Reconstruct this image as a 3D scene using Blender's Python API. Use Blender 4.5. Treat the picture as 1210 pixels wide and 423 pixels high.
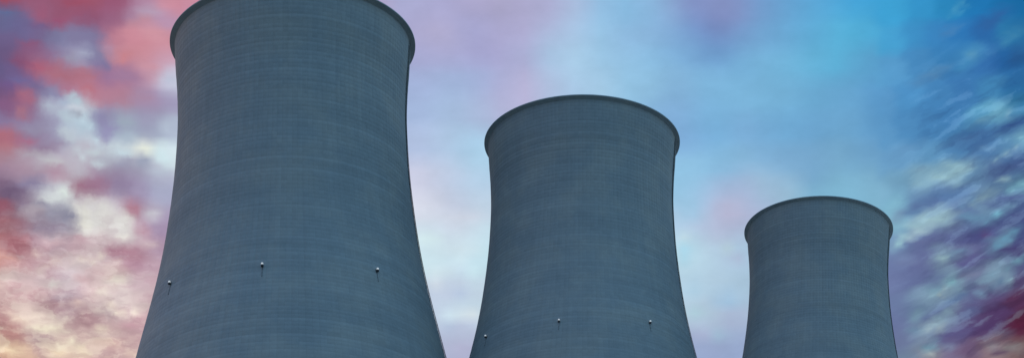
import bpy, math, random
import numpy as np
from math import sin, cos, tan, pi, radians, degrees, atan2, asin, hypot

for o in list(bpy.data.objects):
    bpy.data.objects.remove(o, do_unlink=True)
scene = bpy.context.scene
C = scene.collection
random.seed(7)
rng = np.random.default_rng(7)

# ------------------------------------------------------------------ camera
# view camera in the valley: rising front (shift) keeps the towers upright
FOCAL = 6000.0                       # focal length for a picture 1210 wide
PITCH = radians(5)
AXIS_ROW = 2575.09
cam_data = bpy.data.cameras.new('camera')
cam = bpy.data.objects.new('camera', cam_data)
C.objects.link(cam)
cam.location = (0, 0, 0)
cam.rotation_euler = (radians(90) + PITCH, 0, 0)
cam_data.sensor_width = 36.0
cam_data.lens = 36.0 * FOCAL / 1210.0
cam_data.shift_y = (AXIS_ROW - 211.5) / 1210.0
cam_data.clip_start = 0.5
cam_data.clip_end = 60000
scene.camera = cam

# ------------------------------------------------------------------ view
scene.render.resolution_x = 1024
scene.render.resolution_y = 357
scene.view_settings.view_transform = 'Standard'
scene.view_settings.look = 'None'
scene.view_settings.gamma = 1.0
scene.view_settings.exposure = 0.0
scene.view_settings.use_curve_mapping = False

# ------------------------------------------------------------------ node helper
class NT:
    def __init__(self, tree):
        self.t = tree; self.n = tree.nodes; self.l = tree.links
    def node(self, typ, **kw):
        nd = self.n.new(typ)
        for k, v in kw.items():
            setattr(nd, k, v)
        return nd
    def put(self, sock, v):
        if isinstance(v, bpy.types.NodeSocket):
            self.l.new(v, sock)
        else:
            sock.default_value = v
    def m(self, op, a, b=None, c=None, clamp=False):
        nd = self.node('ShaderNodeMath', operation=op, use_clamp=clamp)
        self.put(nd.inputs[0], a)
        if b is not None: self.put(nd.inputs[1], b)
        if c is not None: self.put(nd.inputs[2], c)
        return nd.outputs[0]
    def vm(self, op, a, b=None, s=None):
        nd = self.node('ShaderNodeVectorMath', operation=op)
        self.put(nd.inputs[0], a)
        if b is not None: self.put(nd.inputs[1], b)
        if s is not None: self.put(nd.inputs['Scale'], s)
        return nd.outputs[0]
    def ss(self, x, e0, e1, o0=0.0, o1=1.0):
        nd = self.node('ShaderNodeMapRange', interpolation_type='SMOOTHSTEP')
        self.put(nd.inputs[0], x)
        for i, v in enumerate((e0, e1, o0, o1)):
            nd.inputs[i + 1].default_value = v
        return nd.outputs[0]
    def lin(self, x, e0, e1, o0=0.0, o1=1.0):
        nd = self.node('ShaderNodeMapRange', interpolation_type='LINEAR')
        self.put(nd.inputs[0], x)
        for i, v in enumerate((e0, e1, o0, o1)):
            nd.inputs[i + 1].default_value = v
        return nd.outputs[0]
    def xyz(self, x, y, z=0.0):
        nd = self.node('ShaderNodeCombineXYZ')
        for i, v in enumerate((x, y, z)):
            self.put(nd.inputs[i], v)
        return nd.outputs[0]
    def noise(self, vec, scale, detail=3.0, rough=0.5, dist=0.0, col=False, dim='3D'):
        nd = self.node('ShaderNodeTexNoise', noise_dimensions=dim)
        self.put(nd.inputs['Vector'], vec)
        nd.inputs['Scale'].default_value = scale
        nd.inputs['Detail'].default_value = detail
        nd.inputs['Roughness'].default_value = rough
        nd.inputs['Distortion'].default_value = dist
        return nd.outputs['Color' if col else 'Fac']
    def white(self, vec):
        nd = self.node('ShaderNodeTexWhiteNoise', noise_dimensions='3D')
        self.put(nd.inputs['Vector'], vec)
        return nd.outputs['Value']
    def mix(self, fac, a, b, blend='MIX'):
        nd = self.node('ShaderNodeMix', data_type='RGBA', blend_type=blend)
        self.put(nd.inputs[0], fac)
        self.put(nd.inputs[6], a)
        self.put(nd.inputs[7], b)
        return nd.outputs[2]
    def ramp(self, x, stops, interp='LINEAR'):
        nd = self.node('ShaderNodeValToRGB')
        cr = nd.color_ramp
        cr.interpolation = interp
        while len(cr.elements) < len(stops):
            cr.elements.new(0.5)
        for e, (p, c) in zip(cr.elements, stops):
            e.position = p
        for e, (p, c) in zip(cr.elements, stops):
            e.color = (c[0], c[1], c[2], 1.0)
        self.put(nd.inputs[0], x)
        return nd.outputs[0]

def s2l(c):
    return tuple(((v / 255.0) / 12.92 if v / 255.0 <= 0.04045 else ((v / 255.0 + 0.055) / 1.055) ** 2.4) for v in c)

# ------------------------------------------------------------------ sky
# The dusk cloud deck: colour of the clouds by compass direction and height,
# as sampled points (column, row of a 1210 x 423 survey of the sky, colour).
SKY = [
 # far left: red and violet bands high up
 (5,0,160,78,100),(40,0,156,86,114),(75,4,154,84,112),(100,2,164,80,102),(140,6,158,80,112),(170,4,180,130,160),(200,2,208,132,148),(235,5,205,140,165),
 (0,14,140,70,96),(5,28,92,104,150),(25,32,104,102,150),(48,20,156,90,120),(75,20,158,80,108),(105,22,150,78,110),(130,25,158,96,130),(160,18,172,132,164),(190,20,184,146,178),
 (10,50,108,94,140),(45,48,112,98,144),(65,52,116,124,164),(90,44,124,124,164),(105,42,118,116,158),(140,42,200,124,140),(165,40,214,134,146),(190,45,212,140,152),
 (8,68,104,86,130),(25,78,142,78,112),(50,65,142,100,138),(78,64,146,140,174),(95,66,160,164,192),(110,68,120,124,164),(145,66,206,134,144),(170,62,214,136,146),(192,66,206,152,172),
 (5,90,94,88,136),(22,98,108,84,130),(45,84,178,94,114),(70,90,176,106,124),(100,92,178,110,128),(125,88,150,106,148),(150,84,168,120,156),(178,84,198,140,160),(198,86,196,196,218),(203,95,206,216,234),
 (8,112,108,78,122),(28,118,176,94,116),(45,108,108,98,146),(62,110,132,134,174),(80,108,176,110,138),(110,112,194,112,128),(140,112,184,118,138),(175,115,164,136,170),(198,112,160,152,188),
 (10,130,120,82,122),(28,136,160,92,124),(40,134,124,102,144),(58,128,178,190,206),(80,120,166,182,202),(98,130,190,212,220),(120,136,140,136,174),(145,138,154,158,184),(175,140,156,152,184),(198,148,176,190,212),
 (5,150,132,118,160),(30,152,138,130,166),(58,146,150,150,182),(82,148,180,200,214),(98,148,170,200,212),(125,150,138,138,180),(150,152,150,166,188),(180,152,150,160,186),
 (5,170,176,106,120),(20,172,168,98,118),(42,170,142,118,152),(65,168,150,144,176),(85,165,186,196,208),(110,170,190,196,206),(145,174,204,224,228),(170,174,226,232,222),(190,178,206,228,234),(204,186,214,234,238),
 (5,190,174,128,140),(25,190,170,146,162),(50,192,178,176,186),(75,188,186,178,190),(100,190,186,184,194),(125,192,176,184,196),(148,190,156,156,178),(172,192,164,170,190),(190,198,184,186,204),
 (10,208,158,128,152),(30,206,172,140,158),(65,206,176,126,148),(95,206,190,190,198),(112,206,160,112,146),(135,204,144,118,152),(160,206,156,142,174),(190,210,170,176,202),
 (5,226,120,92,122),(20,232,112,92,118),(38,222,136,124,156),(58,230,196,202,210),(72,232,210,222,220),(95,222,160,108,130),(115,222,160,116,142),(140,222,144,126,162),(165,224,158,146,182),(192,228,168,174,204),
 (3,248,148,84,102),(20,246,132,104,124),(38,246,178,168,178),(60,248,150,148,168),(80,254,128,130,152),(97,248,214,214,212),(112,246,214,212,208),(135,246,198,190,198),(156,244,174,122,146),(180,250,186,180,198),(200,256,166,150,184),
 (5,266,156,100,108),(25,268,160,110,124),(50,270,142,126,146),(72,264,146,138,158),(88,262,160,154,170),(100,262,222,222,210),(120,264,228,226,216),(142,266,222,216,212),(164,264,186,146,164),(188,268,166,140,172),
 (5,290,176,104,106),(20,296,172,108,114),(45,286,182,144,156),(70,288,196,168,178),(95,290,206,174,180),(118,284,214,190,190),(146,280,216,214,208),(168,284,196,156,170),(192,292,176,146,172),
 (5,308,214,146,138),(28,304,196,146,150),(55,306,196,160,164),(85,306,212,184,182),(110,308,214,192,188),(138,298,188,136,152),(160,302,180,132,152),(184,308,196,160,174),
 (8,326,220,190,182),(28,332,204,168,170),(55,328,204,172,178),(85,326,200,184,190),(110,328,206,164,168),(135,326,220,198,186),(165,332,204,172,178),
 (5,350,220,190,180),(28,346,196,152,156),(60,344,196,166,166),(85,346,186,160,170),(115,350,216,190,184),(140,350,214,196,192),(165,352,206,176,178),
 (5,368,196,150,148),(25,372,222,192,180),(50,362,184,138,144),(72,360,180,148,158),(100,376,176,142,146),(125,368,192,168,170),(150,366,220,196,190),(168,378,200,162,168),
 (5,392,178,128,124),(22,394,182,134,130),(45,386,226,208,188),(62,386,228,212,190),(85,396,216,186,176),(105,392,212,180,172),(130,390,220,190,180),(155,390,206,168,168),
 (8,414,208,160,130),(25,418,236,200,164),(50,408,184,150,150),(70,412,226,200,172),(95,418,216,184,164),(120,412,200,164,160),(150,412,214,180,174),
 # between the towers
 (485,10,170,172,210),(520,8,172,168,208),(560,4,184,162,202),(600,6,180,162,198),(625,8,180,166,204),(640,8,176,174,212),(680,8,170,190,222),(720,8,140,188,224),(750,14,134,186,224),(790,8,140,176,214),(815,6,132,144,198),(830,8,128,146,194),(850,10,130,146,192),(862,14,138,140,190),
 (490,30,178,166,206),(520,44,190,162,198),(555,34,164,166,208),(590,36,176,164,204),(630,36,182,168,208),(670,40,168,194,224),(710,40,150,194,226),(750,44,142,184,222),(790,40,134,176,216),(820,38,116,150,204),(850,36,116,134,188),
 (495,66,168,170,210),(530,62,166,168,208),(570,64,164,164,206),(610,70,174,168,208),(650,66,166,194,224),(680,70,168,204,230),(720,70,152,196,228),(770,72,140,190,226),(810,60,124,174,216),(845,66,108,152,202),
 (495,100,162,178,216),(535,96,158,178,214),(570,98,160,176,214),(600,104,174,170,208),(627,104,196,168,204),(660,104,172,198,228),(700,100,166,204,232),(760,100,148,196,228),(800,104,136,184,222),(840,100,128,184,222),
 (495,130,164,184,220),(535,128,166,190,222),(570,134,170,186,218),(600,128,180,178,212),(800,130,132,176,218),(840,130,126,182,222),
 (495,170,178,194,226),(530,170,176,200,228),(560,172,168,206,232),(575,190,174,210,234),(815,165,128,172,216),(840,160,120,178,220),(820,200,146,196,228),(850,195,134,186,222),
 (495,215,206,208,230),(530,210,194,208,232),(565,215,182,208,232),(500,245,216,220,234),(540,245,200,208,230),(570,245,196,216,234),(820,235,150,196,226),(850,235,166,186,218),(870,240,172,180,210),
 (510,280,206,226,238),(540,276,204,216,232),(570,280,200,228,240),(510,310,204,230,238),(540,305,200,222,234),(565,310,196,226,238),(515,345,190,204,224),(540,340,194,206,226),(560,345,196,214,230),
 (525,375,188,204,222),(545,375,190,212,226),(560,370,196,218,230),(530,400,176,184,210),(548,400,178,184,212),(545,420,170,176,204),
 (815,265,176,206,230),(840,268,184,188,216),(865,262,172,182,211),(815,300,186,218,232),(845,300,180,206,226),(875,300,170,198,222),(820,340,180,208,226),(850,340,176,202,222),(875,340,168,196,218),(830,375,178,198,218),(860,380,172,190,214),(835,410,154,170,206),(865,410,152,170,206),
 # right: blue deepening to the right, violet streaks below
 (880,10,120,152,200),(910,10,112,160,208),(945,8,100,166,212),(980,8,82,166,214),(1020,10,66,160,212),(1055,10,62,160,210),(1090,10,54,148,202),(1120,8,44,136,190),(1155,8,34,120,182),(1190,8,30,112,170),(1208,8,26,104,160),
 (880,45,116,160,206),(915,45,114,170,214),(950,45,100,172,216),(985,45,92,178,218),(1020,45,82,172,212),(1055,45,70,158,206),(1085,40,62,142,196),(1110,40,60,134,194),(1135,40,46,118,182),(1165,40,44,102,166),(1195,45,48,124,172),(1208,40,40,110,162),
 (880,80,120,178,218),(915,80,120,182,220),(950,80,106,178,216),(985,78,92,176,214),(1020,84,94,164,206),(1055,80,88,154,202),(1085,70,70,134,186),(1120,66,58,126,182),(1147,68,72,142,190),(1165,78,52,108,172),(1190,70,36,96,158),(1208,62,44,104,158),
 (880,118,126,184,222),(920,118,120,180,218),(960,118,108,170,210),(1000,118,104,164,206),(1040,118,90,150,198),(1075,112,78,144,196),(1110,112,70,132,186),(1140,108,60,118,176),(1170,106,66,132,180),(1200,100,44,104,160),(1205,122,40,106,156),
 (880,155,124,174,216),(920,155,112,170,212),(960,155,108,164,206),(1000,155,106,162,202),(1040,155,92,150,196),(1075,148,78,138,188),(1105,146,70,128,180),(1130,135,64,122,176),(1158,144,92,158,194),(1185,138,110,172,196),(1203,132,66,130,172),(1160,158,56,100,158),(1195,150,48,84,144),
 (870,195,136,184,218),(910,190,126,174,212),(950,195,120,168,206),(990,195,118,168,202),(1030,195,106,158,198),(1065,185,102,154,196),(1100,182,92,146,188),(1130,176,74,126,174),(1160,178,74,118,168),(1185,182,92,142,180),(1205,168,108,160,188),(1200,190,64,92,146),
 (880,225,160,180,212),(905,222,154,190,214),(1000,225,128,182,210),(1035,222,130,180,208),(1060,212,108,162,196),(1090,206,124,170,194),(1125,204,132,174,190),(1150,204,92,136,176),(1180,204,72,98,150),(1205,210,60,86,140),
 (1062,240,118,178,206),(1085,236,100,142,186),(1120,228,84,120,172),(1150,232,80,114,166),(1162,236,124,164,184),(1185,218,90,130,168),(1205,224,104,164,184),(1205,240,62,84,140),
 (1065,262,128,182,206),(1095,258,148,188,204),(1118,256,142,180,196),(1090,246,86,116,168),(1140,248,84,108,162),(1165,256,96,136,172),(1185,250,84,118,160),(1205,256,64,76,132),
 (1062,286,114,150,190),(1085,280,92,110,164),(1110,276,84,96,152),(1140,276,78,88,142),(1170,272,68,76,132),(1185,282,104,148,174),(1205,272,64,76,134),(1060,308,106,122,172),(1090,302,92,98,152),(1113,304,124,156,178),(1140,298,98,104,150),(1165,296,76,72,126),(1180,292,96,136,166),(1205,298,74,66,122),
 (1058,330,108,122,172),(1085,326,94,104,156),(1105,330,86,102,148),(1125,334,122,164,180),(1145,324,92,104,148),(1170,326,124,158,180),(1190,332,104,130,164),(1206,322,76,80,130),
 (1060,352,104,122,168),(1085,352,108,136,168),(1100,350,128,166,184),(1120,348,112,142,166),(1110,362,82,98,148),(1140,350,88,94,144),(1170,350,86,82,130),(1205,350,86,50,90),
 (1065,375,100,112,160),(1080,370,96,130,162),(1095,384,134,160,174),(1115,374,112,136,164),(1140,370,90,82,134),(1165,368,84,66,112),(1185,366,80,52,94),(1206,372,76,32,58),
 (1068,400,102,114,158),(1090,398,112,138,166),(1110,398,84,92,140),(1135,395,88,74,126),(1160,392,82,60,108),(1185,390,82,44,84),(1206,392,90,34,60),
 (1075,420,110,134,162),(1098,418,140,142,152),(1125,416,116,104,140),(1150,412,116,92,112),(1175,412,142,120,126),(1205,412,122,96,98),
]

# individual clouds and gaps: column, row, half length, half thickness, rise in degrees, colour
CLOUDS = [
 (8,2,16,4,0,160,76,96),(85,3,19,5,0,160,80,104),(5,20,14,7,0,96,110,155),(47,18,7,9,0,156,90,120),(175,12,16,7,10,184,158,184),(195,2,14,4,0,205,142,160),(165,23,14,4,15,198,140,155),
 (25,33,14,6,0,108,102,148),(42,33,12,5,0,116,94,138),(68,28,10,6,0,154,84,118),(95,45,17,6,5,128,122,160),(155,38,14,9,-15,208,140,156),(180,35,16,9,-10,212,150,164),
 (35,58,14,6,0,140,88,124),(97,65,9,3.5,15,164,168,194),(83,68,9,5,10,152,148,172),(113,68,9,6,0,132,126,164),(148,66,8,6,20,206,132,142),(130,58,9,6,-30,178,138,164),
 (25,80,14,5,0,132,80,116),(13,88,12,5,0,108,92,138),(22,97,16,4,0,108,100,150),(45,82,10,6,-20,172,96,120),(70,92,18,7,-8,172,108,126),(98,92,16,7,-5,174,112,130),(120,77,10,4,-10,128,118,160),(150,90,18,6,-8,162,124,158),(175,77,14,6,-10,204,148,164),(198,91,9,6,0,190,196,218),
 (10,107,14,6,0,112,88,138),(30,115,11,6,-45,164,102,126),(38,106,10,4,0,118,104,146),(60,112,10,6,0,138,138,172),(68,103,14,3,-10,178,102,124),(97,104,16,4,-12,182,112,128),(75,122,8,4,-20,168,184,206),(86,118,11,4,-38,178,202,214),(130,112,18,6,-8,178,128,150),(165,112,16,7,0,170,138,166),
 (25,137,8,8,0,164,110,130),(5,130,10,8,0,134,92,132),(55,131,8,2.6,10,184,204,216),(88,128,13,4,-10,198,206,218),(89,136,6,1.8,0,158,164,180),(101,144,13,4,-45,186,208,222),(75,140,10,5,-20,178,196,208),(120,140,10,8,-40,144,140,178),(133,148,8,8,0,148,144,184),(147,142,12,7,0,158,172,190),(195,146,9,4,0,184,198,216),(48,147,16,5,0,146,138,168),
 (4,166,15,9,-10,176,108,124),(30,171,13,4,-10,168,112,140),(42,157,18,5,5,148,140,168),(78,160,10,5,-30,188,200,210),(112,167,8,3,-42,196,220,232),(125,157,8,8,-20,150,148,186),(100,171,12,4,0,186,184,198),(150,160,14,5,0,166,182,200),(172,172,11,3,-8,232,238,224),(190,169,11,5,10,206,226,232),
 (5,181,16,5,0,178,118,130),(58,176,16,4,10,146,122,152),(38,186,14,5,0,170,160,174),(62,193,16,4,10,190,190,196),(97,183,8,3,-40,198,210,218),(111,179,7,4,0,194,206,214),(117,192,9,4,10,192,204,214),(146,179,11,3.5,8,198,218,228),(148,191,14,5,28,158,158,182),(171,186,9,8,20,154,162,186),(176,176,7,3,0,228,236,224),(194,184,12,7,-42,208,232,238),(192,200,14,5,0,184,194,212),
 (14,232,16,9,0,112,92,122),(38,221,18,6,5,134,124,156),(62,233,18,6,22,212,220,220),(76,232,8,5,0,216,228,222),(96,221,10,6,0,160,112,130),(5,248,14,7,0,150,88,106),(30,241,9,6,-20,140,122,146),(42,251,12,5,20,174,162,174),(57,247,18,3.5,-18,150,148,168),(80,257,10,4.5,-36,130,130,152),(98,251,12,8,-36,226,224,216),(101,266,7,8,0,226,224,214),(52,271,15,4,-6,142,124,146),(8,268,14,6,0,158,104,114),(20,291,15,11,10,172,112,122),(66,286,14,4,5,206,178,184),(55,297,7,3,0,190,142,152),(44,301,8,2,22,218,192,188),(95,283,6,4,0,192,148,160),(100,306,9,3,8,230,214,202),(5,311,16,5,5,214,160,152),(60,312,10,3,10,226,208,194),
 (112,219,20,6,4,158,116,142),(142,217,16,6,0,148,132,164),(106,239,9,2.6,8,216,212,208),(124,250,12,10,0,216,214,210),(145,262,11,13,0,222,220,216),(144,278,8,3,0,234,230,222),(157,246,9,8,-50,186,132,150),(180,253,10,5,0,202,200,210),(188,268,14,6,-5,166,146,176),(150,298,23,8,-10,180,130,148),(176,287,11,2,5,208,186,192),(135,311,8,2.5,6,238,226,216),(116,305,8,3,30,230,218,206),(168,270,10,5,0,190,152,168),
 (48,320,7,3,0,230,218,206),(10,328,10,2,0,228,206,196),(34,325,12,3,0,206,170,172),(63,336,8,3,-15,214,206,202),(30,346,22,6,-5,194,156,160),(60,360,19,7,-5,178,142,148),(76,352,14,3.5,5,178,160,170),(97,357,12,2,10,232,206,194),(43,370,6,3,0,226,206,190),(20,378,14,4,-12,230,208,190),(56,388,24,3.6,8,236,224,200),(4,380,9,6,0,190,142,142),(102,378,14,6,5,178,144,148),(50,400,20,5,-4,176,146,152),(78,406,16,2.8,30,244,232,206),(94,392,10,2.2,8,238,222,202),(12,395,16,7,0,184,134,130),(12,419,16,4,0,246,222,186),(98,413,8,3.5,-38,238,222,192),(70,418,12,3,0,236,212,182),
 (142,328,13,3,6,236,224,208),(102,331,12,5,0,206,164,172),(124,346,10,4,-20,226,212,202),(138,363,13,3.5,-26,240,228,210),(162,366,6,3,20,236,222,208),(110,373,17,8,0,180,148,152),(172,335,15,8,0,200,168,180),(160,379,18,5,18,204,164,172),(120,390,8,3.6,0,242,230,206),(152,398,6,2,0,236,220,200),(130,405,20,5,-5,212,172,166),(160,416,12,3,0,230,204,190),
 # between the towers
 (540,258,32,11,0,208,216,232),(505,285,16,8,-5,214,238,242),(545,290,25,8,0,206,226,236),(570,300,12,12,0,196,228,240),(552,303,8,5,20,216,238,244),(520,318,12,8,0,206,226,234),(540,328,20,5,-5,190,204,224),(561,324,9,9,0,200,230,240),
 (512,334,10,4,10,208,220,232),(526,341,18,5,-10,190,200,222),(546,348,14,5,-15,182,200,226),(512,352,8,6,0,190,202,222),(534,372,12,6,-20,204,226,238),(556,370,12,6,5,214,226,232),(530,390,12,6,0,172,188,216),(550,390,14,9,0,180,190,216),(548,412,14,6,0,176,178,208),(540,421,14,4,0,176,178,208),
 (860,252,20,13,0,178,180,209),(810,283,9,4,10,188,216,228),(823,288,11,5,10,160,210,230),(811,300,8,10,0,162,212,234),(815,250,12,8,0,150,196,226),(836,262,14,6,0,164,190,218),(862,295,8,3,10,180,206,220),(870,310,10,8,0,172,188,216),
 (820,342,14,8,0,166,200,222),(820,370,14,9,0,172,206,220),(858,355,16,9,0,156,192,222),(866,380,9,12,0,168,182,214),(846,396,12,5,0,158,190,214),(828,398,14,4,0,166,178,210),(842,415,22,5,0,150,166,202),
 # right
 (1062,252,10,6,30,120,160,190),(1086,247,16,4,12,92,130,172),(1100,258,29,4.5,12,150,188,200),(1148,257,14,4,10,96,140,174),(1174,257,11,2.8,28,104,170,196),(1186,252,10,3,20,96,130,166),(1196,260,20,4.5,16,64,74,128),
 (1082,273,23,4.5,20,160,192,206),(1062,283,10,4.5,38,150,196,210),(1096,284,26,6,12,98,110,158),(1162,277,30,6.5,12,76,80,136),(1165,279,6,3,0,92,74,126),(1188,284,19,3.6,34,94,148,180),(1204,286,10,5,30,64,70,124),
 (1070,304,14,6,0,108,124,168),(1113,305,8,2.6,22,146,182,192),(1127,301,12,4,12,104,138,172),(1145,309,24,6,10,86,86,140),(1192,298,18,5.5,18,66,60,114),(1200,311,16,3.4,28,102,150,172),
 (1076,331,16,7,10,98,112,160),(1127,333,8,2.6,10,120,170,186),(1110,339,18,2,8,112,150,172),(1146,326,15,4,26,112,122,156),(1168,327,12,3.6,42,118,154,180),(1190,331,6,4,-30,128,164,180),(1177,336,8,3,20,88,120,154),(1204,334,12,8,30,80,66,112),
 (1103,350,8,2.8,0,134,174,186),(1115,344,10,3,42,138,160,168),(1126,352,18,5,27,84,110,152),(1160,346,17,2.6,20,108,138,170),(1175,356,18,6,26,90,74,120),(1199,356,16,6,22,86,48,84),
 (1078,371,9,6,30,110,144,166),(1097,372,18,4.5,34,90,108,152),(1112,374,22,3.6,36,120,150,170),(1140,372,16,5.5,30,86,96,142),(1175,372,20,8,20,78,54,100),(1206,378,13,10,0,84,32,58),
 (1096,386,7,2.6,20,158,180,186),(1107,386,6,5,0,130,146,156),(1080,389,10,5,0,104,134,164),(1126,394,18,6,20,88,84,134),(1160,388,22,8,12,78,56,104),(1202,389,14,8,0,90,32,60),(1176,399,15,2.8,10,96,86,110),
 (1100,409,11,5,20,104,144,166),(1097,418,8,2,22,162,174,178),(1118,411,12,2,16,116,126,158),(1146,414,12,8,0,104,82,118),(1170,411,15,2.8,16,138,130,140),(1181,417,14,2.2,10,96,74,100),(1196,413,13,5,0,128,124,128),
 (1133,10,14,3.6,36,60,150,200),(1195,48,19,4.5,30,52,128,176),(1147,67,11,2.8,16,78,148,192),(1178,25,22,8,30,42,98,164),(1204,72,14,10,30,36,90,150),(1125,38,12,6,30,62,128,188),(1100,88,24,5,20,78,136,186),
 (1165,143,20,3.4,16,102,164,196),(1190,140,6,2,20,122,172,198),(1200,122,14,5,10,44,112,158),(1198,151,20,5,16,50,86,146),(1150,165,30,6,15,66,112,164),(1206,165,10,2.8,28,118,174,198),(1186,187,21,2.8,30,122,162,186),(1196,201,24,6,16,66,90,142),(1120,205,27,3.4,15,140,182,196),(1125,195,7,4,40,132,176,194),(1165,180,16,3,20,84,130,176),
 (1160,236,10,2.2,36,132,170,186),(1188,214,8,3.4,22,126,162,178),(1205,224,12,2.8,22,112,166,186),(1122,230,37,6.5,12,84,122,172),(1090,243,24,5.5,16,90,116,168),(1190,237,27,4.5,12,72,90,146),(1146,239,12,2.6,30,102,142,182),(1056,240,15,5,42,126,184,210),
]

def sky_dir(px, py):
    v = (AXIS_ROW - py) / FOCAL; u = (px - 605.0) / FOCAL
    c, s = cos(PITCH), sin(PITCH)
    d = np.array([u, c - v * s, s + v * c]); d /= np.linalg.norm(d)
    return degrees(atan2(d[0], d[1])), degrees(asin(d[2]))

def build_sky():
    world = bpy.data.worlds.new('World')
    scene.world = world
    world.use_nodes = True
    nt = NT(world.node_tree)
    nt.n.clear()
    tc = nt.node('ShaderNodeTexCoord')
    d = tc.outputs['Generated']
    sep = nt.node('ShaderNodeSeparateXYZ'); nt.l.new(d, sep.inputs[0])
    x, y, z = sep.outputs
    az = nt.m('MULTIPLY', nt.m('ARCTAN2', x, y), 180 / pi)
    el = nt.m('MULTIPLY', nt.m('ARCSINE', z), 180 / pi)
    # wind-drawn distortion of the cloud deck
    P = nt.xyz(nt.m('MULTIPLY', az, 0.9), el, 0.0)
    w1 = nt.vm('SUBTRACT', nt.noise(P, 1.6, 4, 0.55, col=True), (0.5, 0.5, 0.5))
    w2 = nt.vm('SUBTRACT', nt.noise(P, 7.0, 4, 0.55, col=True), (0.5, 0.5, 0.5))
    ang = radians(24)
    sp = nt.node('ShaderNodeSeparateXYZ'); nt.l.new(P, sp.inputs[0])
    px_, py_ = sp.outputs[0], sp.outputs[1]
    along = nt.m('ADD', nt.m('MULTIPLY', px_, cos(ang)), nt.m('MULTIPLY', py_, sin(ang)))
    across = nt.m('SUBTRACT', nt.m('MULTIPLY', py_, cos(ang)), nt.m('MULTIPLY', px_, sin(ang)))
    ps0 = nt.xyz(nt.m('MULTIPLY', along, 0.5), nt.m('MULTIPLY', across, 1.9), 3.1)
    w3 = nt.vm('SUBTRACT', nt.noise(ps0, 4.0, 4, 0.55, col=True), (0.5, 0.5, 0.5))
    rl = nt.ss(az, -3.9, -4.9); rr = nt.ss(az, 3.6, 5.2)
    wv = nt.vm('ADD', nt.vm('SCALE', w1, s=0.10), nt.vm('ADD', nt.vm('SCALE', w2, s=nt.m('MULTIPLY', rl, 0.17)), nt.vm('SCALE', nt.vm('MULTIPLY', w3, (1.6, 0.9, 1.0)), s=nt.m('MULTIPLY', rr, 0.2))))
    sw = nt.node('ShaderNodeSeparateXYZ'); nt.l.new(wv, sw.inputs[0])
    azw = nt.m('ADD', az, sw.outputs[0])
    elw = nt.m('ADD', el, nt.m('MULTIPLY', sw.outputs[1], 0.7))

    XY = np.array([p[:2] for p in SKY], float)
    SC = np.array([p[2:] for p in SKY], float)
    # sampled hues read too saturated: pull them together a little
    r_, g_, b_ = SC[:, 0].copy(), SC[:, 1].copy(), SC[:, 2].copy()
    mid = (XY[:, 0] > 480) & (XY[:, 0] < 880)
    dd = np.clip(r_ - g_, 0, None)
    SC[mid] = np.stack([r_ - 0.45 * dd, g_ + 0.35 * dd, b_ + 0.2 * dd], -1)[mid]
    lf = XY[:, 0] < 240
    gr = SC.mean(1, keepdims=True)
    SC[lf] = (SC + 0.16 * (gr - SC) + np.array((0, 0, 3.0)))[lf]
    rg = (XY[:, 0] > 1040) & (XY[:, 1] > 200)
    SC[rg] = (SC + 0.12 * (gr - SC))[rg]
    cols = np.array([s2l(tuple(c)) for c in SC])
    # clouds in CLOUDS, laid over the sampled points in order of thickness
    CL = sorted(CLOUDS, key=lambda c: -c[3])
    def calm(c):
        k = 0.10 if c[0] > 900 else 0.06; g = sum(c[5:]) / 3
        return tuple(v + k * (g - v) for v in c[5:])
    ccol = np.array([s2l(calm(c)) for c in CL])
    
    def field(px, py, soft):
        dx = XY[:, 0] - px; dy = (XY[:, 1] - py) * 1.25
        r2 = dx * dx + dy * dy
        r2 = r2 - r2.min()
        w = np.exp(-r2 / (2 * soft ** 2)) + 0.03 * np.exp(-r2 / (2 * 32.0 ** 2))
        col = (w[:, None] * cols).sum(0) / w.sum()
        for c, k in zip(CL, ccol):
            ex, ey = px - c[0], -(py - c[1])
            if abs(ex) > 60 or abs(ey) > 45: continue
            an = radians(c[4])
            q = ((ex * cos(an) + ey * sin(an)) / c[2]) ** 2 + ((-ex * sin(an) + ey * cos(an)) / c[3]) ** 2
            o = 0.92 * math.exp(-(q ** 1.7) * 0.8)
            col = col * (1 - o) + k * o
        return tuple(col)
    a_of = lambda px: sky_dir(px, 211)[0]
    def chunk(rows, first):
        """node group: rows of the sky survey, blended upwards; rows = [(elevation, previous elevation, stops)]"""
        g = bpy.data.node_groups.new('cloud_rows', 'ShaderNodeTree')
        g.interface.new_socket('U', in_out='INPUT', socket_type='NodeSocketFloat')
        g.interface.new_socket('E', in_out='INPUT', socket_type='NodeSocketFloat')
        g.interface.new_socket('Below', in_out='INPUT', socket_type='NodeSocketColor')
        g.interface.new_socket('Color', in_out='OUTPUT', socket_type='NodeSocketColor')
        q = NT(g); gi = q.node('NodeGroupInput'); go = q.node('NodeGroupOutput')
        res = None if first else gi.outputs['Below']
        for e, prev, stops in rows:
            col = q.ramp(gi.outputs['U'], stops)
            res = col if res is None else q.mix(q.lin(gi.outputs['E'], prev, e), res, col)
        q.l.new(res, go.inputs[0])
        return g
    def zone(colx, nrow, soft):
        A0, A1 = a_of(colx[0] - 12), a_of(colx[-1] + 12)
        uu = nt.lin(azw, A0, A1)
        data = []; prev = None
        for py in np.linspace(424, -2, nrow):
            e = sky_dir(605 if 230 < colx[0] < 900 else colx[len(colx) // 2], py)[1]
            data.append((e, prev, [((a_of(px) - A0) / (A1 - A0), field(px, py, soft)) for px in colx]))
            prev = e
        res = None
        for k in range(0, nrow, 6):
            g = chunk(data[k:k + 6], k == 0)
            nd = nt.node('ShaderNodeGroup'); nd.node_tree = g
            nt.l.new(uu, nd.inputs['U']); nt.l.new(elw, nd.inputs['E'])
            if res is not None: nt.l.new(res, nd.inputs['Below'])
            res = nd.outputs[0]
        return res
    zl = zone(list(np.linspace(0, 217, 32)), 60, 10.0)
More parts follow.
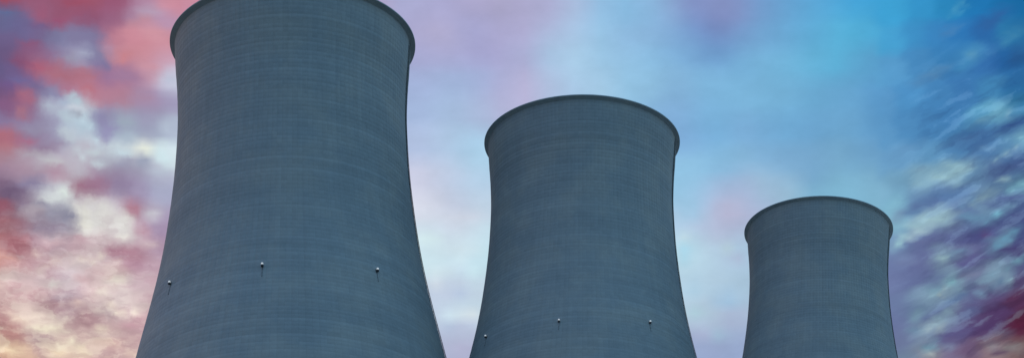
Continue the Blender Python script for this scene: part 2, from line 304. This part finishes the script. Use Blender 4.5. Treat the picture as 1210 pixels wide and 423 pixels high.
    zm = zone([240, 350, 470, 485, 500, 515, 530, 545, 560, 575, 590, 620, 650, 680, 710, 740, 770, 795, 808, 821, 834, 847, 860, 873, 886, 900, 930, 960, 990, 1010, 1030, 1045], 34, 16.0)
    zr = zone(list(np.linspace(1030, 1210, 32)), 62, 10.0)
    res = nt.mix(nt.ss(azw, a_of(230), a_of(260)), zl, zm)
    res = nt.mix(nt.ss(azw, a_of(1030), a_of(1046)), res, zr)
    base = res
    # --- small altocumulus structure: bright thin gaps and darker clumps
    left = nt.m('MULTIPLY', nt.ss(az, -3.6, -4.7), nt.ss(el, 26.7, 25.5))
    pl = nt.vm('ADD', nt.vm('MULTIPLY', P, (0.55, 1.3, 1.0)), nt.vm('SCALE', w2, s=0.12))
    n1 = nt.noise(pl, 3.8, 4, 0.5)
    n2 = nt.noise(nt.vm('ADD', pl, (7.3, 2.2, 1.0)), 13.0, 5, 0.6)
    t = nt.m('ADD', nt.m('MULTIPLY', n1, 0.82), nt.m('MULTIPLY', n2, 0.18))
    nr = nt.noise(nt.vm('ADD', pl, (3.1, 8.7, 0.0)), 3.0, 4, 0.5)
    ridge = nt.m('MULTIPLY', nt.ss(nt.m('ABSOLUTE', nt.m('SUBTRACT', nr, 0.5)), 0.075, 0.004), nt.ss(n2, 0.40, 0.56))
    hi = nt.m('MULTIPLY', nt.m('MAXIMUM', nt.ss(t, 0.505, 0.575), nt.m('MULTIPLY', ridge, 0.5)), left)
    lo = nt.m('MULTIPLY', nt.ss(t, 0.50, 0.42), left)
    low = nt.ss(el, 26.2, 24.6)
    glow = nt.mix(low, s2l((196, 208, 220)) + (1,), s2l((246, 232, 208)) + (1,))
    c = nt.mix(nt.m('MULTIPLY', hi, 0.52), base, nt.mix(nt.lin(low, 0, 1, 0.15, 0.7), nt.vm('SCALE', base, s=1.32), glow))
    c = nt.mix(nt.m('MULTIPLY', lo, 0.46), c, nt.mix(1.0, c, (0.66, 0.56, 0.62, 1), 'MULTIPLY'))
    e1 = nt.m('SUBTRACT', n1, nt.noise(nt.vm('ADD', pl, (0.03, 0.10, 0.0)), 3.8, 4, 0.5))
    c = nt.vm('SCALE', c, s=nt.m('ADD', 1.0, nt.m('MULTIPLY', nt.m('MULTIPLY', e1, -0.8), left)))
    # --- wind streaks rising to the right
    right = nt.m('MULTIPLY', nt.ss(az, 4.2, 5.3), nt.ss(el, 27.9, 26.9))
    ps = nt.vm('ADD', nt.vm('MULTIPLY', ps0, (1.2, 1.25, 1.0)), nt.vm('SCALE', w2, s=0.16))
    ns = nt.noise(ps, 3.2, 5, 0.5)
    hi2 = nt.m('MULTIPLY', nt.ss(ns, 0.53, 0.63), right)
    lo2 = nt.m('MULTIPLY', nt.ss(ns, 0.47, 0.39), right)
    c = nt.mix(nt.m('MULTIPLY', hi2, 0.40), c, nt.mix(0.3, nt.vm('SCALE', c, s=1.5), s2l((146, 182, 198)) + (1,)))
    c = nt.mix(nt.m('MULTIPLY', lo2, 0.32), c, nt.mix(1.0, c, (0.55, 0.52, 0.66, 1), 'MULTIPLY'))
    e2 = nt.m('SUBTRACT', ns, nt.noise(nt.vm('ADD', ps, (0.02, 0.16, 0.0)), 3.2, 5, 0.5))
    c = nt.vm('SCALE', c, s=nt.m('ADD', 1.0, nt.m('MULTIPLY', nt.m('MULTIPLY', e2, 0.35), right)))
    # --- soft thin veil everywhere
    nv = nt.noise(P, 0.9, 5, 0.55)
    nv = nt.m('ADD', nt.m('MULTIPLY', nv, 0.5), nt.m('MULTIPLY', nt.noise(nt.vm('MULTIPLY', P, (0.8, 1.4, 1.0)), 2.6, 6, 0.6), 0.5))
    veil = nt.lin(nv, 0.3, 0.7, 0.90, 1.10)
    c = nt.vm('SCALE', c, s=veil)

    # --- the unseen sky: dusk air and broken cloud, brightened to light the towers
    sky = nt.node('ShaderNodeTexSky', sky_type='NISHITA')
    sky.sun_disc = False
    sky.sun_elevation = radians(SUN_EL)
    sky.sun_rotation = radians(SUN_AZ)
    sky.altitude = 300
    sky.air_density = 1.0; sky.dust_density = 1.0; sky.ozone_density = 2.0
    clear = nt.vm('SCALE', sky.outputs[0], s=SKY_STRENGTH)
    sd = (sin(radians(SUN_AZ)), cos(radians(SUN_AZ)), 0.0)
    toward = nt.node('ShaderNodeVectorMath', operation='DOT_PRODUCT')
    nt.l.new(d, toward.inputs[0]); toward.inputs[1].default_value = sd
    tw = nt.lin(toward.outputs['Value'], -1, 1)
    cc = nt.ramp(tw, [(0.0, s2l((170, 216, 248))), (0.30, s2l((132, 196, 246))), (0.45, s2l((124, 194, 246))), (0.66, s2l((156, 196, 236))), (0.86, s2l((184, 182, 214))), (1.0, s2l((196, 166, 184)))])  # side away from the sun raised to light the right flanks
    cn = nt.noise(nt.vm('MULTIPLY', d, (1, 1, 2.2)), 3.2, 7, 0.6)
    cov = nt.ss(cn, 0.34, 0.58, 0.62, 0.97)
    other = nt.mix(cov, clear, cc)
    front = nt.m('MULTIPLY', nt.m('MULTIPLY', nt.ss(y, -0.35, 0.45), nt.ss(el, 42.0, 12.0)), 0.75)  # pale glow added low in front to lighten the tower flanks
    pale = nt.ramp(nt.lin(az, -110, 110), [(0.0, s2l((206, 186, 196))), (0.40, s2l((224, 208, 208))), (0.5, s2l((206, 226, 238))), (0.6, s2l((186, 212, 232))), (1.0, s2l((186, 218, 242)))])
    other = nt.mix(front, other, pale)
    inside = nt.m('MULTIPLY', nt.m('MULTIPLY', nt.ss(az, -9.5, -6.6), nt.ss(az, 9.5, 6.6)),
                  nt.m('MULTIPLY', nt.ss(el, 21.5, 24.0), nt.ss(el, 32.0, 28.8)))
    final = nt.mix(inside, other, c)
    world.cycles.sampling_method = 'MANUAL'
    world.cycles.sample_map_resolution = 512
    bg = nt.node('ShaderNodeBackground')
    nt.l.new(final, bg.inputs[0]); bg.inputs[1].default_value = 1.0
    out = nt.node('ShaderNodeOutputWorld')
    nt.l.new(bg.outputs[0], out.inputs[0])

SUN_AZ = -72.0        # compass direction of the low sun, degrees from the view axis
SUN_EL = 4.0
SKY_STRENGTH = 0.15
build_sky()

# ------------------------------------------------------------------ sun
sun_data = bpy.data.lights.new('sun', 'SUN')
sun_data.energy = 0.06
sun_data.angle = radians(14)
sun_data.color = (1.0, 0.82, 0.70)
sun = bpy.data.objects.new('sun', sun_data)
C.objects.link(sun)
from mathutils import Vector
sv = Vector((sin(radians(SUN_AZ)) * cos(radians(SUN_EL)), cos(radians(SUN_AZ)) * cos(radians(SUN_EL)), sin(radians(SUN_EL))))
sun.rotation_euler = sv.to_track_quat('Z', 'Y').to_euler()
sun.location = (-300, 200, 900)

# ------------------------------------------------------------------ helpers
def mesh_np(name, V, quads):
    me = bpy.data.meshes.new(name)
    V = np.ascontiguousarray(V, dtype=np.float32); quads = np.ascontiguousarray(quads, dtype=np.int32)
    n = len(quads)
    me.vertices.add(len(V)); me.vertices.foreach_set('co', V.ravel())
    me.loops.add(n * 4); me.loops.foreach_set('vertex_index', quads.ravel())
    me.polygons.add(n)
    me.polygons.foreach_set('loop_start', np.arange(n, dtype=np.int32) * 4)
    me.update(calc_edges=True)
    me.validate()
    return me

class MB:
    def __init__(self): self.v = []; self.f = []
    def box(self, c, sx, sy, sz, ax=None):
        ax = ax or ((1, 0, 0), (0, 1, 0), (0, 0, 1))
        A = [np.array(a, float) for a in ax]; c = np.array(c, float); b = len(self.v)
        for k in (-1, 1):
            for j in (-1, 1):
                for i in (-1, 1):
                    self.v.append(tuple(c + A[0] * i * sx / 2 + A[1] * j * sy / 2 + A[2] * k * sz / 2))
        for q in ((0, 2, 3, 1), (4, 5, 7, 6), (0, 1, 5, 4), (2, 6, 7, 3), (0, 4, 6, 2), (1, 3, 7, 5)):
            self.f.append(tuple(b + i for i in q))
    def tube(self, pts, r, n=6, close=False):
        pts = [np.array(p, float) for p in pts]; b = len(self.v); m = len(pts)
        rr = r if hasattr(r, '__len__') else [r] * m
        for i, p in enumerate(pts):
            if close: t = pts[(i + 1) % m] - pts[i - 1]
            else: t = pts[min(i + 1, m - 1)] - pts[max(i - 1, 0)]
            t = t / np.linalg.norm(t)
            u = np.array((0, 0, 1.0)) if abs(t[2]) < 0.9 else np.array((1.0, 0, 0))
            a = np.cross(t, u); a /= np.linalg.norm(a); w = np.cross(t, a)
            for k in range(n):
                an = 2 * pi * k / n
                self.v.append(tuple(p + rr[i] * (a * cos(an) + w * sin(an))))
        for i in range(m if close else m - 1):
            i2 = (i + 1) % m
            for k in range(n):
                k2 = (k + 1) % n
                self.f.append((b + i * n + k, b + i * n + k2, b + i2 * n + k2, b + i2 * n + k))
        if not close:
            self.f.append(tuple(b + k for k in range(n))[::-1])
            self.f.append(tuple(b + (m - 1) * n + k for k in range(n)))
    def lathe(self, prof, n=12):
        b = len(self.v)
        for (r, z) in prof:
            for k in range(n):
                a = 2 * pi * k / n
                self.v.append((r * cos(a), r * sin(a), z))
        for i in range(len(prof) - 1):
            for k in range(n):
                k2 = (k + 1) % n
                self.f.append((b + i * n + k, b + i * n + k2, b + (i + 1) * n + k2, b + (i + 1) * n + k))
        self.f.append(tuple(b + k for k in range(n))[::-1])
        self.f.append(tuple(b + (len(prof) - 1) * n + k for k in range(n)))
    def mesh(self, name):
        me = bpy.data.meshes.new(name); me.from_pydata(self.v, [], self.f); me.update(); return me

def obj(name, me, material=None, parent=None):
    o = bpy.data.objects.new(name, me)
    C.objects.link(o)
    if material and not me.materials: me.materials.append(material)
    if parent: o.parent = parent
    return o

def simple_mat(name, col, rough=0.7, metal=0.0, var=0.15, scale=6.0):
    m = bpy.data.materials.new(name); m.use_nodes = True
    nt = NT(m.node_tree); b = m.node_tree.nodes['Principled BSDF']
    tc = nt.node('ShaderNodeTexCoord')
    n = nt.noise(tc.outputs['Object'], scale, 4, 0.6)
    k = nt.lin(n, 0.3, 0.7, 1 - var, 1 + var)
    nt.l.new(nt.vm('SCALE', col, s=k), b.inputs['Base Color'])
    b.inputs['Roughness'].default_value = rough
    b.inputs['Metallic'].default_value = metal
    return m

# ------------------------------------------------------------------ tower dimensions (metres, the largest one)
RIM_H = 110.8
N_COL = 150
LIFT = 1.0
KZ = [1.6, 4.5, 9.0, 15.0, 19.5, 25.0, 32.0, 41.0, 50.0, 58.0, 67.0, 76.0, 85.0, 95.0, 106.0, 112.0]
KR = [26.56, 26.45, 26.14, 25.84, 25.79, 26.00, 26.48, 27.51, 28.88, 30.50, 32.72, 35.04, 37.30, 39.75, 42.11, 43.55]
def spline(x, y, q):
    x = np.array(x); y = np.array(y); n = len(x); h = np.diff(x); A = np.eye(n); b = np.zeros(n)
    for i in range(1, n - 1):
        A[i, i - 1:i + 2] = [h[i - 1], 2 * (h[i - 1] + h[i]), h[i]]
        b[i] = 6 * ((y[i + 1] - y[i]) / h[i] - (y[i] - y[i - 1]) / h[i - 1])
    m = np.linalg.solve(A, b); q = np.asarray(q, float); i = np.clip(np.searchsorted(x, q) - 1, 0, n - 2)
    t0 = x[i + 1] - q; t1 = q - x[i]; H = h[i]
    return m[i] * t0**3 / (6 * H) + m[i + 1] * t1**3 / (6 * H) + (y[i] / H - m[i] * H / 6) * t0 + (y[i + 1] / H - m[i + 1] * H / 6) * t1
def shell_r(z):
    """outer radius at height z above the tower's base"""
    return spline(KZ, KR, np.clip(RIM_H - np.asarray(z, float), 1.0, 112.0))
SHELL_BOTTOM = 8.1

# ------------------------------------------------------------------ concrete
def concrete(name, plain=False):
    m = bpy.data.materials.new(name); m.use_nodes = True
    nt = NT(m.node_tree); b = m.node_tree.nodes['Principled BSDF']
    tc = nt.node('ShaderNodeTexCoord')
    p = tc.outputs['Object']
    info = nt.node('ShaderNodeObjectInfo')
    seed = nt.m('MULTIPLY', info.outputs['Random'], 37.0)
    s = nt.node('ShaderNodeSeparateXYZ'); nt.l.new(p, s.inputs[0])
    x, y, z = s.outputs
    a = nt.m('MULTIPLY', nt.m('ARCTAN2', x, nt.m('MULTIPLY', y, -1.0)), N_COL / (2 * pi))
    u = nt.m('ADD', a, 200.0)
    v = nt.m('DIVIDE', z, LIFT)
    iu = nt.m('FLOOR', u); iv = nt.m('FLOOR', v)
    panel = nt.white(nt.xyz(iu, iv, seed))                 # single formwork panel
    lift = nt.white(nt.xyz(0.0, iv, nt.m('ADD', seed, 5.0)))     # one pour
    # pours run as bands that fade in and out round the shell
    bands = nt.noise(nt.xyz(nt.m('MULTIPLY', u, 0.025), nt.m('MULTIPLY', z, 0.62), seed), 1.0, 5, 0.62)
    wide = nt.noise(nt.xyz(nt.m('MULTIPLY', u, 0.012), nt.m('MULTIPLY', z, 0.13), seed), 1.0, 3, 0.5)
    patch = nt.noise(nt.xyz(nt.m('MULTIPLY', u, 0.12), nt.m('MULTIPLY', z, 0.10), seed), 1.0, 5, 0.6)
    streak = nt.noise(nt.xyz(nt.m('MULTIPLY', u, 1.1), nt.m('MULTIPLY', z, 0.05), seed), 1.0, 4, 0.6)
    fine = nt.noise(p, 2.6, 5, 0.65)
    col_tone = nt.white(nt.xyz(iu, 0.0, nt.m('ADD', seed, 9.0)))
    def amp(x, lo, hi, k): return nt.lin(x, lo, hi, 1 - k, 1 + k)
    k = amp(panel, 0, 1, 0.035)
    for f in (amp(lift, 0, 1, 0.012), amp(bands, 0.3, 0.7, 0.060), amp(wide, 0.3, 0.7, 0.06), amp(patch, 0.3, 0.7, 0.05),
              amp(streak, 0.3, 0.7, 0.035), amp(fine, 0.3, 0.7, 0.05), amp(col_tone, 0, 1, 0.015)):
        k = nt.m('MULTIPLY', k, f)
    if not plain:
        at = nt.node('ShaderNodeAttribute', attribute_name='joint')
        k = nt.m('MULTIPLY', k, nt.lin(at.outputs['Fac'], 0, 1, 1.0, 0.89))
    warm = nt.mix(nt.ss(patch, 0.4, 0.65), (0.290, 0.300, 0.306, 1), (0.320, 0.312, 0.300, 1))
    if plain: k = nt.m('MULTIPLY', k, 1.3)                 # denser, paler precast ring
    nt.l.new(nt.vm('SCALE', warm, s=k), b.inputs['Base Color'])
    b.inputs['Roughness'].default_value = 0.88
    b.inputs['Specular IOR Level'].default_value = 0.25
    bp = nt.node('ShaderNodeBump'); bp.inputs['Strength'].default_value = 0.35; bp.inputs['Distance'].default_value = 0.03
    nt.l.new(nt.noise(p, 5.0, 5, 0.65), bp.inputs['Height']); nt.l.new(bp.outputs[0], b.inputs['Normal'])
    return m

MAT_SHELL = concrete('board_formed_concrete')
MAT_RING = concrete('weathered_ring_concrete', plain=True)
MAT_STEEL = simple_mat('weathered_galvanised_steel', (0.17, 0.17, 0.17), 0.6, 0.3)
MAT_DARK = simple_mat('dark_painted_housing', (0.02, 0.022, 0.026), 0.5)
MAT_CAP = simple_mat('white_lamp_lens', (0.80, 0.80, 0.76), 0.4, 0.0, 0.05)
_b = MAT_CAP.node_tree.nodes['Principled BSDF']
_b.inputs['Emission Color'].default_value = (1.0, 0.98, 0.92, 1); _b.inputs['Emission Strength'].default_value = 0.35   # lit at dusk
MAT_LADDER = simple_mat('rusty_ladder_steel', (0.07, 0.068, 0.066), 0.7, 0.0)

# ------------------------------------------------------------------ ground
TOWERS = [  # x, y, base z, scale, label
    (-49.52, 1100.0, 469.20, 1.0, 'largest and leftmost concrete cooling tower, its rim reaching past the top of the picture'),
    (15.79, 1100.0, 468.73, 0.7958, 'middle-sized concrete cooling tower standing between the largest and the smallest'),
    (69.00, 1100.0, 469.39, 0.6038, 'smallest and rightmost concrete cooling tower against violet clouds'),
]
def ground_z(X, Y):
    t = np.clip(Y / 1046.0, 0, 1)
    s = t ** 1.5
    z = 469.6 * s - 1.6
    far = np.clip((Y - 1500) / 12000, 0, 1)
    z = z - 180 * far * far * (3 - 2 * far)
    roll = 6 * np.sin(X / 310 + 1.3) * np.cos(Y / 270) * np.clip(1 - np.abs(t - 0.5) * 2, 0, 1)
    z = z + np.where(Y > 0, roll, 0)
    for (tx, ty, tz, sc, _) in TOWERS:
        dd = np.hypot(X - tx, Y - ty)
        w = np.clip(1 - (dd - 46.5 * sc) / 14.0, 0, 1); w = w * w * (3 - 2 * w)
        z = z * (1 - w) + tz * w
    return z
def axis(parts):
    return np.unique(np.round(np.concatenate(parts), 3))
gx = axis([np.linspace(-30000, -1500, 20), np.linspace(-1500, -200, 40), np.linspace(-200, 220, 141), np.linspace(220, 1500, 40), np.linspace(1500, 30000, 20)])
gy = axis([np.linspace(-30000, -300, 20), np.linspace(-300, 960, 80), np.linspace(960, 1240, 94), np.linspace(1240, 3000, 40), np.linspace(3000, 32000, 24)])
GX, GY = np.meshgrid(gx, gy)
GZ = ground_z(GX, GY)
V = np.stack([GX, GY, GZ], -1).reshape(-1, 3)
nx, ny = len(gx), len(gy)
I = np.arange(nx * ny).reshape(ny, nx)
Q = np.stack([I[:-1, :-1], I[:-1, 1:], I[1:, 1:], I[1:, :-1]], -1).reshape(-1, 4)
gm = bpy.data.materials.new('hillside_grass'); gm.use_nodes = True
nt = NT(gm.node_tree); b = gm.node_tree.nodes['Principled BSDF']
tc = nt.node('ShaderNodeTexCoord')
nn = nt.noise(tc.outputs['Object'], 0.02, 8, 0.65)
grass = nt.mix(nt.ss(nn, 0.35, 0.65), (0.045, 0.07, 0.025, 1), (0.10, 0.095, 0.05, 1))
# pale unseen ground added round the towers to bounce light under the rims
dy = nt.node('ShaderNodeVectorMath', operation='DISTANCE')
nt.l.new(tc.outputs['Object'], dy.inputs[0]); dy.inputs[1].default_value = (10, 1130, 468)
gr_n = nt.noise(tc.outputs['Object'], 0.5, 6, 0.7)
bounce_gravel = nt.mix(gr_n, (0.30, 0.29, 0.27, 1), (0.42, 0.41, 0.39, 1))
bounce_yard = nt.ss(nt.m('ADD', dy.outputs['Value'], nt.m('MULTIPLY', nn, 40.0)), 250.0, 235.0)
nt.l.new(nt.mix(bounce_yard, grass, bounce_gravel), b.inputs['Base Color'])
b.inputs['Roughness'].default_value = 0.95
ground = obj('ground', mesh_np('ground', V, Q), gm)
ground['kind'] = 'structure'

# ------------------------------------------------------------------ cooling tower
def shell_mesh():
    """Outer face of the shell: every formwork panel proud of V-shaped joints;
    then over the top and down the smooth inner face."""
    gw, gd = 0.10, 0.018
    dcol = 2 * pi / N_COL
    zs = []                                   # (z, joint?)
    z = SHELL_BOTTOM
    top = RIM_H - 0.35
    zs.append((z, 0))
    k = math.ceil(z / LIFT + 1e-6)
    while k * LIFT < top - 0.3:
        zs += [(k * LIFT - gw / 2, 0), (k * LIFT, 1), (k * LIFT + gw / 2, 0)]
        k += 1
    zs.append((top, 0))
    Z = np.array([q[0] for q in zs]); JZ = np.array([q[1] for q in zs], float)
    ang = []; ja = []
    for c in range(N_COL):
        a0 = -pi + c * dcol
        g = gw / 2 / 30.0
        ang += [a0, a0 + g, a0 + dcol - g]; ja += [1, 0, 0]
    ang = np.array(ang); ja = np.array(ja, float)
    Rz = shell_r(Z)
    # each lift of formwork sits a few millimetres in or out of line
    lift_i = np.floor(Z / LIFT + 1e-4).astype(int)
    off = rng.normal(0, 0.006, 200)[lift_i]
    R = Rz[:, None] + off[:, None] - gd * np.maximum(JZ[:, None], ja[None, :])
    V = np.stack([R * np.sin(ang)[None], -R * np.cos(ang)[None], np.repeat(Z[:, None], len(ang), 1)], -1)
    J = np.maximum(0.30 * JZ[:, None], ja[None, :])
    rows, n = V.shape[:2]
    # inner face
    zi = np.linspace(top, SHELL_BOTTOM, 60)
    th = 0.22 + 0.5 * np.clip((40 - zi) / 40, 0, 1)
    Ri = shell_r(zi) - th
    Vi = np.stack([Ri[:, None] * np.sin(ang)[None], -Ri[:, None] * np.cos(ang)[None], np.repeat(zi[:, None], n, 1)], -1)
    VV = np.concatenate([V, Vi], 0); JJ = np.concatenate([J, np.zeros((60, n))], 0)
    rows = VV.shape[0]
    I = np.arange(rows * n).reshape(rows, n); In = np.roll(I, -1, 1)
    I2 = np.concatenate([I, I[:1]], 0); In2 = np.concatenate([In, In[:1]], 0)
    Q = np.stack([I2[:-1], In2[:-1], In2[1:], I2[1:]], -1).reshape(-1, 4)
    me = mesh_np('shell', VV.reshape(-1, 3), Q)
    at = me.attributes.new('joint', 'FLOAT', 'POINT')
    at.data.foreach_set('value', JJ.reshape(-1).astype(np.float32))
    return me

def ring_mesh():
    """corbelled stiffening ring round the mouth"""
    r0 = float(shell_r(RIM_H - 1.2))
    prof = [(r0 - 0.10, -0.84), (r0 + 0.20, -0.76), (27.50, -0.34), (27.67, -0.31), (27.70, -0.27), (27.70, -0.05), (27.66, 0.0),
            (25.95, 0.0), (25.90, -0.06), (25.90, -0.60), (r0 - 0.32, -0.9)]
    n = 300
    a = np.arange(n) * 2 * pi / n
    P = np.array(prof)
    V = np.stack([P[:, :1] * np.sin(a)[None], -P[:, :1] * np.cos(a)[None], np.repeat(P[:, 1:] + RIM_H, n, 1)], -1)
    m = len(prof)
    I = np.arange(m * n).reshape(m, n); In = np.roll(I, -1, 1)
    I2 = np.concatenate([I, I[:1]], 0); In2 = np.concatenate([In, In[:1]], 0)
    Q = np.stack([I2[:-1], In2[:-1], In2[1:], I2[1:]], -1).reshape(-1, 4)
    return mesh_np('rim_ring', V.reshape(-1, 3), Q)

def frame_at(phi, z):
    """point on the shell, outward, sideways, up"""
    o = np.array((sin(phi), -cos(phi), 0.0)); s = np.array((cos(phi), sin(phi), 0.0))
    r = float(shell_r(z))
    return o * r + np.array((0, 0, z)), o, s

def ladder_meshes(phi):
    rails = MB(); rungs = MB(); cage = MB()
    zs = np.arange(2.0, RIM_H - 1.0, 1.5)
    zs = zs[zs > SHELL_BOTTOM]
    for sd in (-0.24, 0.24):
        pts = []
        for z in zs:
            p, o, s = frame_at(phi, z); pts.append(p + o * 0.08 + s * sd)
        rails.tube(pts, 0.035, 4)
    for z in zs[::1]:
        for dz in (0, 0.5, 1.0):
            p, o, s = frame_at(phi, z + dz)
            rungs.box(p + o * 0.08, 0.44, 0.035, 0.035, (s, o, np.array((0, 0, 1.0))))
        p, o, s = frame_at(phi, z)
        for sd in (-0.24, 0.24):
            rungs.box(p + o * 0.04 + s * sd, 0.05, 0.09, 0.05, (s, o, np.array((0, 0, 1.0))))
    for z in zs:
        p, o, s = frame_at(phi, z + 0.7)
        pts = [p + o * (0.08 + 0.12 * (1 - cos(t)) ) + s * 0.34 * sin(t) for t in np.linspace(0.55, 2 * pi - 0.55, 11)]
        cage.tube(pts, 0.03, 4)
    for t in (pi * 0.55, pi * 0.8, pi * 1.2, pi * 1.45):
        pts = []
        for z in zs:
            p, o, s = frame_at(phi, z + 0.7); pts.append(p + o * (0.08 + 0.12 * (1 - cos(t))) + s * 0.34 * sin(t))
        cage.tube(pts, 0.028, 4)
    return rails.mesh('ladder_rails'), rungs.mesh('ladder_rungs'), cage.mesh('safety_cage')

def light_meshes():
    """obstruction light: arm and dark base on the wall, white domed cap, conduit below. Local x side, -y out, z up."""
    arm = MB()
    arm.box((0, -0.04, 0.0), 0.50, 0.08, 0.62)
    arm.box((0, -0.34, -0.16), 0.16, 0.56, 0.10)
    arm.tube([(0, -0.08, -0.30), (0, -0.50, -0.20)], 0.045, 6)
    house = MB()
    house.lathe([(0.20, -0.36), (0.30, -0.32), (0.33, -0.26), (0.33, 0.02), (0.27, 0.06), (0.27, 0.10)], 14)
    cap = MB()
    cap.lathe([(0.24, 0.09), (0.27, 0.12), (0.275, 0.40), (0.24, 0.50), (0.15, 0.56), (0.05, 0.575)], 14)
    for mb in (house, cap):
        mb.v = [(x * 0.95, y * 0.95 - 0.46, z * 0.95) for (x, y, z) in mb.v]
    return arm.mesh('bracket'), house.mesh('housing'), cap.mesh('lamp_cap')

def streak_pipe_mesh(phi, z):  # thin pipe stands in for the stained, shaded streak under each light
    mb = MB(); pts = []
    P0, o, s = frame_at(phi, z)
    M = np.stack([s, -o, np.array((0, 0, 1.0))])
    for dz in np.linspace(-0.31, -2.6, 6):
        p, _, _ = frame_at(phi, z + dz)
        pts.append(M @ (p + o * 0.07 - P0))
    mb.tube(pts, 0.04, 6)
    for q in pts[1::2]:
        mb.box(q + np.array((0, 0.02, 0)), 0.20, 0.10, 0.08)
    return mb.mesh('streak_pipe')

def column_mesh():
    mb = MB(); n = 40
    r1 = float(shell_r(SHELL_BOTTOM)) - 0.25; r0 = r1 + 2.0
    for k in range(n):
        for sd in (-1, 1):
            a0 = 2 * pi * (k + 0.5) / n; a1 = a0 + sd * pi / n * 0.92
            mb.tube([(r0 * sin(a0 + sd * 0.012), -r0 * cos(a0 + sd * 0.012), 0.55), (r1 * sin(a1), -r1 * cos(a1), SHELL_BOTTOM + 0.3)], 0.42, 8)
        mb.box((r0 * sin(a0), -r0 * cos(a0), 0.25), 2.4, 2.0, 0.9, ((cos(a0), sin(a0), 0), (-sin(a0), cos(a0), 0), (0, 0, 1)))
    return mb.mesh('support_columns')

SHELL = shell_mesh(); RING = ring_mesh(); COLS = column_mesh()
LADDER_PHI = radians(79.5)
RAILS, RUNGS, CAGE = ladder_meshes(LADDER_PHI)
ARM, HOUSE, CAP = light_meshes()
LIGHTS = [(-11.2, 67.4), (35.2, 65.2), (-55.6, 65.2)]   # bearing round the tower, metres below the rim
STREAK_PIPES = [streak_pipe_mesh(radians(p), RIM_H - dz) for p, dz in LIGHTS]

for i, (tx, ty, tz, sc, label) in enumerate(TOWERS):
    t = bpy.data.objects.new('cooling_tower', None)
    C.objects.link(t)
    t.location = (tx, ty, tz); t.scale = (sc, sc, sc)
    t.rotation_euler = (0, 0, -atan2(tx, ty))
    t.empty_display_size = 5
    t['label'] = label; t['category'] = 'cooling tower'; t['group'] = 'cooling towers in a row'
    obj('shell', SHELL, MAT_SHELL, t)
    obj('rim_ring', RING, MAT_RING, t)
    c = obj('support_columns', COLS, MAT_RING, t); c['kind'] = 'stuff'
    l = obj('ladder', RAILS, MAT_LADDER, t)
    obj('rungs', RUNGS, MAT_LADDER, l)['kind'] = 'stuff'
    obj('safety_cage', CAGE, MAT_LADDER, l)
    if i < 2:                                     # the third tower's lights lie below the frame
        for (ph, dz), pipe in zip(LIGHTS, STREAK_PIPES):
            ph = radians(ph)
            P0, o, s = frame_at(ph, RIM_H - dz)
            w = obj('warning_light', ARM, MAT_STEEL, t)
            w.location = P0; w.rotation_euler = (0, 0, ph)
            obj('housing', HOUSE, MAT_DARK, w)
            obj('lamp_cap', CAP, MAT_CAP, w)
            obj('streak_pipe', pipe, MAT_STEEL, w)
